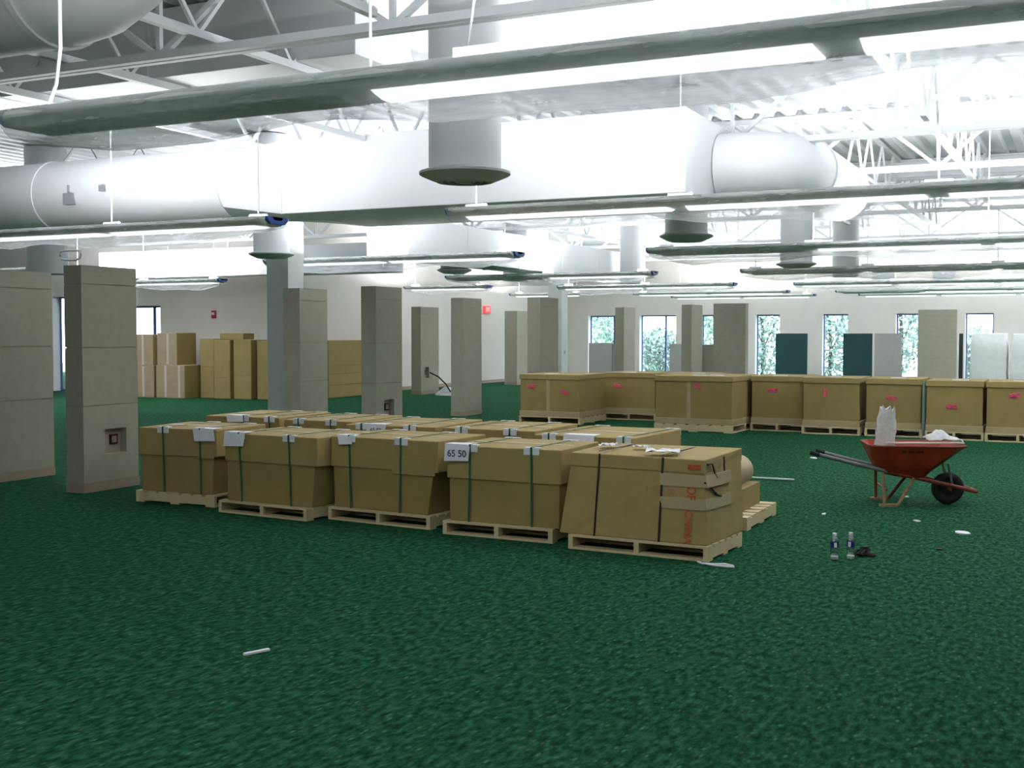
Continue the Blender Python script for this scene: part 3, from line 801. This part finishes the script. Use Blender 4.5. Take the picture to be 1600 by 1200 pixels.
tag(o, 'curled sheet of pale cardboard lying on the small back pallet', 'cardboard')

# ------------------------------------------------------------------ tall cartons in the middle distance
def tall_carton(x0, y0, w, d, h, label, rz=0, mark=None, tape=None, slips=1, seed=0, side_pallet=False, plabel=None):
    pallet(x0, y0, w, d, plabel, rz=rz, h=.13, across=not side_pallet, group='pallets under the tall cartons')
    t = thing('tall_carton', (x0, y0, .13), label, 'carton', 'tall cartons in a row', rz)
    r = random.Random(seed); e = .02
    MB().box(e, w-e, e, d-e, 0, h-.03).build('body', 'card_dark', t, bevel=.01)
    MB().box(e-.012, w-e+.012, e-.012, d-e+.012, .0, .10).build('bottom_tray', 'card_band', t, bevel=.006)
    MB().box(e-.014, w-e+.014, e-.014, d-e+.014, h-.095, h).build('lid', 'card', t, bevel=.008)
    if tape: MB().box(tape-.035, tape+.035, e-.003, e+.002, .1, h-.095).build('tape_strip', 'tape', t)
    for (mx, mz, sw, sh, rot) in (mark or ()):
        m = MB(); n = 7
        for s in range(3):
            pts = []
            for i in range(n):
                u = i/(n-1)-.5; a = (u*sw, (s-1)*sh*.45+math.sin(i*2.2+s)*sh*.22)
                pts.append((mx+a[0]*math.cos(rot)-a[1]*math.sin(rot), e-.006, mz+a[0]*math.sin(rot)+a[1]*math.cos(rot)))
            m.path(pts, .009, 5)
        m.build('pink_mark', 'pink_paint', t)
    for k in range(slips):
        sx, sy = r.uniform(.25, w-.4), r.uniform(.12, .4)
        MB().box(sx, sx+.24, sy, sy+.18, h+.001, h+.006).build('paper_slip', 'paper', t)
    return t
tall_carton(-9.68, 20.2, 1.26, 1.25, .79, 'leftmost tall carton with two pink marks and a pale centre tape', mark=((.26, .56, .16, .05, .1), (.93, .46, .15, .06, -.3)), tape=.60, seed=3, plabel='pallet under the leftmost tall carton', rz=-.02)
tall_carton(-8.60, 21.75, 1.10, 1.15, .79, 'tall carton half behind the leftmost one with one pink mark', mark=((.32, .53, .18, .05, -.1),), seed=4, plabel='pallet under the second tall carton')
tall_carton(-7.38, 21.7, 1.05, 1.15, .79, 'tall carton mostly hidden behind the widest tall carton', seed=5, plabel='pallet under the mostly hidden tall carton')
tall_carton(-6.79, 19.62, 1.42, 1.42, .83, 'widest tall carton standing forward with a pale vertical tape', rz=-.05, mark=((.78, .66, .11, .08, .6),), tape=.63, slips=2, seed=6, side_pallet=True, plabel='pallet under the widest tall carton')
tall_carton(-5.28, 20.35, .93, 1.15, .82, 'tall carton directly right of the widest one, level pink mark', mark=((.38, .57, .17, .04, .05),), seed=7, plabel='pallet under the carton right of the widest one')
tall_carton(-4.33, 20.08, .96, 1.15, .82, 'tall carton with an upright pink mark', mark=((.38, .57, .15, .03, 1.5),), seed=8, plabel='pallet under the carton with the upright pink mark')
tall_carton(-3.30, 20.1, .90, 1.1, .82, 'tall carton behind the white bag of the wheelbarrow', mark=((.42, .50, .16, .05, -.1),), seed=9, plabel='pallet under the carton behind the white bag')
tall_carton(-2.33, 19.9, .88, 1.1, .81, 'tall carton with a low pink mark above the wheelbarrow', mark=((.40, .40, .16, .05, 0),), seed=10, plabel='pallet under the carton with the low pink mark')
tall_carton(-1.43, 19.85, .95, 1.1, .81, 'rightmost tall carton cut by the picture edge', mark=((.42, .60, .15, .05, .1),), seed=11, plabel='pallet under the rightmost tall carton')
o = MB().tube((0, 0, 0), (0, 0, .93), .02, 10).build('pale_green_pole', 'strap_green', None); o.location = (-2.37, 20.05, 0)
o.data.materials[0] = mat('pole_green', (.22, .38, .30), .5)
tag(o, 'slim pale green pole upright between two tall cartons', 'pole')

# ------------------------------------------------------------------ far cartons at the left wall
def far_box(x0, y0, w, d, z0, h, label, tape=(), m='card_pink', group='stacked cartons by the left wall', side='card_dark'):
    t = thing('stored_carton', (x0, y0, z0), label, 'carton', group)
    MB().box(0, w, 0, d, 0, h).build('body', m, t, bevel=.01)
    MB().box(w+.001, w+.006, .01, d-.01, .01, h-.01).build('side_face', side, t)  # default side colour is darker, painting shade beside the lit front
    for s in tape: MB().box(s-.035, s+.035, -.006, .0, .02, h-.02).build('tape_strip', 'tape_white', t)
fl = 23.9
far_box(-22.75, fl-.1, .72, .8, 0, .84, 'far carton lower left, beside the window', tape=(.36,))
far_box(-22.75, fl-.1, .70, .8, .84, .82, 'far carton upper left, under the bright window', tape=(.36,))
far_box(-21.95, fl-.1, .95, .8, 0, .86, 'broad far carton at the bottom of the second stack', tape=(.32, .78))
far_box(-21.95, fl-.05, .66, .75, .86, .84, 'far carton on top of the broad one', tape=(.36,))
far_box(-20.90, fl+.4, .45, .7, 0, .82, 'narrow far carton low in the third stack', m='card')
far_box(-20.90, fl+.4, .45, .7, .82, .72, 'narrow far carton high in the third stack', m='card')
far_box(-20.36, fl+.3, .52, .7, 0, .54, 'small far carton at the bottom of the fourth stack', m='card')
far_box(-20.36, fl+.3, .52, .7, .54, .98, 'tall far carton upright on the small one in the fourth stack', m='card')
far_box(-19.72, fl+.3, .55, .7, 0, .60, 'far carton low behind the tall grey pillar', m='card')
far_box(-19.72, fl+.3, .55, .7, .60, .92, 'far carton high behind the tall grey pillar', m='card')
far_box(-20.2, fl+.35, .75, .45, 1.53, .16, 'flat far carton lying on top of the fourth stack', m='card')
far_box(-19.05, fl+.4, .62, .6, 0, 1.5, 'tall slim far carton right of the grey pillar', m='card')
for k in range(4):
    z = [0, .33, .62, .84][k]; h = [.33, .29, .22, .66][k]
    far_box(-18.25, 25.5, .55, 2.2, z, h, ['bottom', 'second lowest', 'third lowest', 'topmost'][k]+' long carton in the stack between the wing walls', m='card', group='long cartons between the wing walls', side='card')

# plastic wrapped stacks by the back windows
def wrapped(x0, y0, w, d, h, label):
    t = thing('wrapped_stack', (x0, y0, 0), label, 'wrapped stack', 'stacks wrapped in plastic')
    for s in (0, w/2-.05, w-.1): MB().box(s, s+.1, 0, d, 0, .1).build('skid', 'pine', t)
    n = 10; secs = []; r = random.Random(5)
    for i in range(9):
        z = .1+(h-.1)*i/8; inset = .06*max(0, (i-6))/2
        sec = []
        for k in range(32):
            c, s_ = sq(2*PI*k/32+.001); j = r.uniform(-.012, .012)
            rd = .96 if abs(abs(c)-abs(s_)) < .12 else 1
            sec.append((w/2+c*rd*(w/2-inset)+j, d/2+s_*rd*(d/2-inset)+j, z+j))
        secs.append(sec)
    MB().loft(secs).build('plastic_wrap', 'wrap', t, smooth=True)
wrapped(-3.30, 39.2, 1.08, 1.0, 1.68, 'left plastic wrapped stack by the right back window')
wrapped(-2.12, 39.0, 1.10, 1.0, 1.66, 'right plastic wrapped stack at the picture edge')

# ------------------------------------------------------------------ wheelbarrow (local x runs from the wheel back to the handles)
WR = -.13
wb = thing('wheelbarrow', (-1.23, 12.42, 0), 'worn red-orange wheelbarrow with grey handles holding rubbish', 'wheelbarrow', None, YAW+PI+WR)
TH = .285
def tray_sec(z, xa, xb, hw):
    c = .07; return [(xa+c, -hw, z), (xb-c, -hw, z), (xb, -hw+c, z), (xb, hw-c, z), (xb-c, hw, z), (xa+c, hw, z), (xa, hw-c, z), (xa, -hw+c, z)]
outer = [tray_sec(.265, .27, .62, .17), tray_sec(.34, .19, .69, .21), tray_sec(.46, .05, .75, .27), tray_sec(.595, -.11, .80, .325)]
outer[0] = [(a, b, .245+.14*(a-.22)) for a, b, c in outer[0]]
inner = [[(a+(.43-a)*.02, b*.97, c+.006) for a, b, c in s] for s in outer][::-1]
MB().loft(outer+inner).build('tray', 'wb_red', wb, smooth=True)
rim = tray_sec(.597, -.11, .80, .325); MB().path(rim+[rim[0]], .012, 8).build('rim', 'wb_rail', wb, smooth=True)
for s in (-1, 1):
    y = s*.19; yn = s*.10; yh = s*.27
    MB().path([(-.25, yn, .14), (.0, s*.12, .20), (.65, y, .345)], .02, 8).build('rail', 'wb_rail', wb, smooth=True)
    e = .06*s
    MB().path([(.62, y, .338), (1.0, s*.24, .43), (1.30+e, yh, .505+e*.25)], .019, 8).build('handle', 'grey_tube', wb, smooth=True)
    MB().path([(1.22+e, s*.262, .485+e*.25), (1.31+e, yh, .508+e*.25)], .021, 8).build('grip', 'rubber', wb, smooth=True)
    lg = MB().path([(.66, s*.21, .33), (.65, s*.25, .02), (.60, s*.25, .015), (.52, s*.25, .02), (.36, s*.17, .27)], .016, 8).build('leg', 'wb_rail' if s < 0 else 'rusty', wb, smooth=True)
    MB().box(.53, .70, s*.25-.03, s*.25+.03, 0, .022).build('foot', 'rusty', lg)
    MB().path([(-.02, s*.10, .20), (.03, s*.14, .42)], .012, 6).build('brace', 'grey_tube', wb, smooth=True)
MB().tube((-.25, -.10, .14), (-.25, .10, .14), .02, 8).build('nose_bar', 'wb_rail', wb)
MB().tube((.63, -.24, .16), (.63, .24, .16), .012, 8).build('leg_crossbar', 'wb_rail', wb)
wh = MB(); n = 28; secs = []
for k in range(n+1):
    a = 2*PI*k/n
    secs.append([((.115+.045*math.cos(b))*math.cos(a), .045*math.sin(b), .16+(.115+.045*math.cos(b))*math.sin(a)) for b in [2*PI*j/12 for j in range(12)]])
w = wh.loft(secs, caps=False).build('tyre', 'rubber', wb, smooth=True)
hm = MB(); hm.tube((0, -.03, .16), (0, .03, .16), .078, 20); hm.build('wheel_disc', 'rubber', w)
MB().tube((0, -.13, .16), (0, .13, .16), .014, 8).build('axle', 'wb_rail', wb)
for i, (a, ww) in enumerate(((.30, .07), (.39, .05), (.46, .04))):
    MB().hexa([(a, .3105, .535), (a+ww, .3105, .535), (a+ww, .3085, .535), (a, .3085, .535), (a, .3205, .556), (a+ww, .3205, .556), (a+ww, .3165, .556), (a, .3165, .556)]).build('faded_stencil', 'wb_dark_text', wb)
# things in the tray (world coordinates through the barrow's axes)
ax = Vector((-math.cos(YAW+WR), -math.sin(YAW+WR), 0)); ay = Vector((math.sin(YAW+WR), -math.cos(YAW+WR), 0)); wl = Vector((-1.23, 12.42, 0))
def wbp(a, b, c): return wl+ax*a+ay*b+Vector((0, 0, c))
r = random.Random(11); secs = []
for i in range(14):
    z = i/13; rr = .115*(1-.28*z**3)
    secs.append([(rr*(1+.12*math.sin(3*k+i*.9)+r.uniform(-.05, .05))*math.cos(2*PI*k/18), rr*.8*(1+.1*math.sin(2*k+i)+r.uniform(-.05, .05))*math.sin(2*PI*k/18), .52*z+(.03*math.sin(k*2.4) if i > 11 else 0)) for k in range(18)])
bag = MB().loft(secs).build('rubbish_bag', 'white_bag', None, smooth=True)
bag.location = wbp(.62, .02, .45); bag.rotation_euler = (0, .06, YAW); bag.scale = (.86, .86, .97)
tag(bag, 'white plastic sack standing upright in the wheelbarrow', 'bag')
m = MB(); n = 9
vv = [(.34*(i/n-.5), .26*(j/n-.5), .10*math.exp(-((i/n-.4)**2+(j/n-.5)**2)*9)+r.uniform(-.014, .014)) for j in range(n+1) for i in range(n+1)]
m._add(vv, [(j*(n+1)+i, j*(n+1)+i+1, (j+1)*(n+1)+i+1, (j+1)*(n+1)+i) for j in range(n) for i in range(n)])
cl = m.build('crumpled_sheet', 'white_bag', None, smooth=True); cl.location = wbp(.06, -.02, .640); cl.rotation_euler = (0, 0, YAW)
md = cl.modifiers.new('thick', 'SOLIDIFY'); md.thickness = .006
tag(cl, 'crumpled white sheet lying over the front of the wheelbarrow', 'plastic sheet')
o = MB().hexa([(-.40, -.03, 0), (.36, -.03, 0), (.36, .03, 0), (-.40, .03, 0), (-.40, -.03, .016), (.36, -.03, .016), (.36, .03, .016), (-.40, .03, .016)]).build('wooden_lath', 'tape_white', None, bevel=.002)
o.location = wbp(.24, .16, .612); o.rotation_euler = (0, 0, YAW)
tag(o, 'thin pale lath laid across the top of the wheelbarrow', 'lath')

# ------------------------------------------------------------------ litter on the carpet
def bottle(x, y, label, rz):
    t = thing('water_bottle', (x, y, 0), label, 'bottle', 'water bottles on the carpet', rz)
    p = [(.001, .004), (.026, .002), (.031, .012), (.031, .05), (.0295, .055), (.031, .06), (.031, .125), (.030, .145), (.022, .168), (.0135, .178), (.0135, .186)]
    MB().lathe(p, 20).build('body', 'bottle_plastic', t, smooth=True)
    MB().lathe([(.001, .008), (.028, .008), (.0285, .03), (.001, .031)], 16).build('water', 'white_plastic', t, smooth=True)
    MB().lathe([(.0318, .098), (.0318, .138)], 20).build('label_band', 'label_blue', t, smooth=True)
    MB().box(-.010, .010, -.0335, -.0315, .10, .136).build('label_print', 'white_plastic', t)
    MB().lathe([(.0145, .182), (.0155, .184), (.0155, .203), (.001, .204)], 16).build('cap', 'white_plastic', t, smooth=True)
bottle(-1.68, 8.97, 'left water bottle with a blue label, standing alone on the carpet', .42)
bottle(-1.575, 9.05, 'right water bottle with a blue label beside the black glove', -.1)
r = random.Random(3)
m = MB(); secs = []
for i in range(8):
    z = i/7; secs.append([((.075*(1-.75*z))*(1+.35*math.sin(2.3*k+i)+r.uniform(-.15, .15))*math.cos(2*PI*k/12), .05*(1-.7*z)*(1+r.uniform(-.25, .25))*math.sin(2*PI*k/12), .075*z) for k in range(12)])
g = thing('work_glove', (-1.50, 9.22, 0), 'crumpled black work glove lying beside the right water bottle', 'glove')
m.loft(secs).build('palm', 'black', g, smooth=True)
for (a, b) in ((-.02, .0), (.01, .02), (.035, .01)):
    MB().path([(a, b, .03), (a-.03, b-.04, .05), (a-.05, b-.08, .02)], .012, 6).build('finger', 'black', g, smooth=True)
def scrap(x, y, w, d, rz, label, seed, m='paper', name='paper_scrap'):
    r = random.Random(seed); mb = MB(); n = 8
    top = [(w/2*math.cos(2*PI*k/n)*r.uniform(.75, 1.05), d/2*math.sin(2*PI*k/n)*r.uniform(.75, 1.05), .006+r.uniform(0, .006)) for k in range(n)]
    mb.loft([[(a, b, .0008) for a, b, c in top], top])
    o = mb.build(name, m, None); o.location = (x, y, 0); o.rotation_euler = (0, 0, rz)
    tag(o, label, 'paper scrap', 'litter on the carpet')
scrap(-.93, 10.66, .13, .20, YAW, 'large white paper scrap on the carpet right of the wheelbarrow wheel', 1)
scrap(-1.36, 11.14, .07, .12, YAW, 'small grey paper scrap below the wheelbarrow wheel', 2, 'grey_panel')
scrap(-3.32, 16.18, .10, .22, YAW, 'white paper scrap on the carpet left of the wheelbarrow handles', 3)
scrap(-1.66, 12.75, .06, .08, 0, 'tiny white scrap behind the wheelbarrow legs', 4)
scrap(-2.2, 11.2, .04, .08, 0, 'tiny white scrap left of the wheelbarrow legs', 5)
scrap(-1.02, 9.75, .05, .06, 0, 'tiny dark scrap right of the black glove', 6, 'black')
scrap(-11.3, 25.0, .12, .2, .2, 'dark speck of litter on the carpet beyond the lone wing wall', 7, 'black')
o = MB().box(-.075, .075, -.012, .012, .001, .014).build('wood_splinter', 'paper', None, bevel=.002); o.location = (-3.94, 5.0, 0); o.rotation_euler = (0, 0, math.atan2(.12, .05))
tag(o, 'pale stick lying alone on the near carpet', 'stick')
o = MB().tube((-.62, 0, .016), (.40, 0, .016), .014, 8).build('metal_rod', 'pole_green', None); o.location = (-3.4, 13.56, 0); o.data.materials[0] = mat('rod', (.42, .52, .47), .4)
tag(o, 'thin pale metal rod lying on the carpet behind the orange lettered carton', 'rod')
pts = [(-2.56, 8.40, .012), (-2.52, 8.36, .01), (-2.44, 8.37, .01), (-2.36, 8.40, .012), (-2.29, 8.37, .01), (-2.27, 8.33, .01), (-2.32, 8.315, .012), (-2.42, 8.33, .01), (-2.49, 8.35, .012)]
o = MB().path(pts, .008, 6).build('loose_strap', 'paper', None, smooth=True); tag(o, 'looped white strap end on the carpet by the orange lettered carton', 'strap')
# debris at the foot of the distant wing wall
t = thing('debris_pile', (-15.75, 28.35, 0), 'white bag and cable heaped at the foot of the distant wing wall', 'debris')
r = random.Random(9); secs = []
for i in range(6):
    z = i/5; secs.append([(.38*(1-.7*z)*(1+r.uniform(-.15, .15))*math.cos(2*PI*k/12), .3*(1-.7*z)*(1+r.uniform(-.15, .15))*math.sin(2*PI*k/12), .22*z) for k in range(12)])
MB().loft(secs).build('bag', 'white_bag', t, smooth=True)
MB().path([(-.62, .1, .6), (-.3, .0, .5), (0, -.1, .3), (.2, -.2, .1)], .02, 6).build('cable', 'black', t, smooth=True)

# ------------------------------------------------------------------ small wall fittings
s = thing('exit_sign', (-18.2, 35.6, 2.36), 'small red exit sign on the far left wall', 'sign')
MB().box(-.1, -.02, -.22, .22, 0, .24).build('case', 'red_sign', s, bevel=.01)
text('lettering', 'EXIT', .18, 'white_plastic', s, Matrix.Translation((-.016, 0, .12)) @ Matrix.Rotation(PI/2, 4, 'Z') @ FRONT, .85)
def alarm(x, y, z, face_, label):
    a = thing('fire_alarm', (x, y, z), label, 'fire alarm', 'red fire alarm strobes')
    if face_ == 'Y': MB().box(-.07, .07, -.05, 0, -.1, .1).build('case', 'red_box', a, bevel=.008); MB().box(-.04, .04, -.065, -.05, -.02, .05).build('strobe', 'white_plastic', a)
    else: MB().box(0, .05, -.07, .07, -.1, .1).build('case', 'red_box', a, bevel=.008); MB().box(.05, .065, -.04, .04, -.02, .05).build('strobe', 'white_plastic', a)
alarm(-21.6+.35, LY, 2.20, 'Y', 'red fire alarm on the wall above the stacked cartons')
alarm(LX, 30.8, 2.22, 'X', 'red fire alarm on the far wall beside the wing wall with niche')
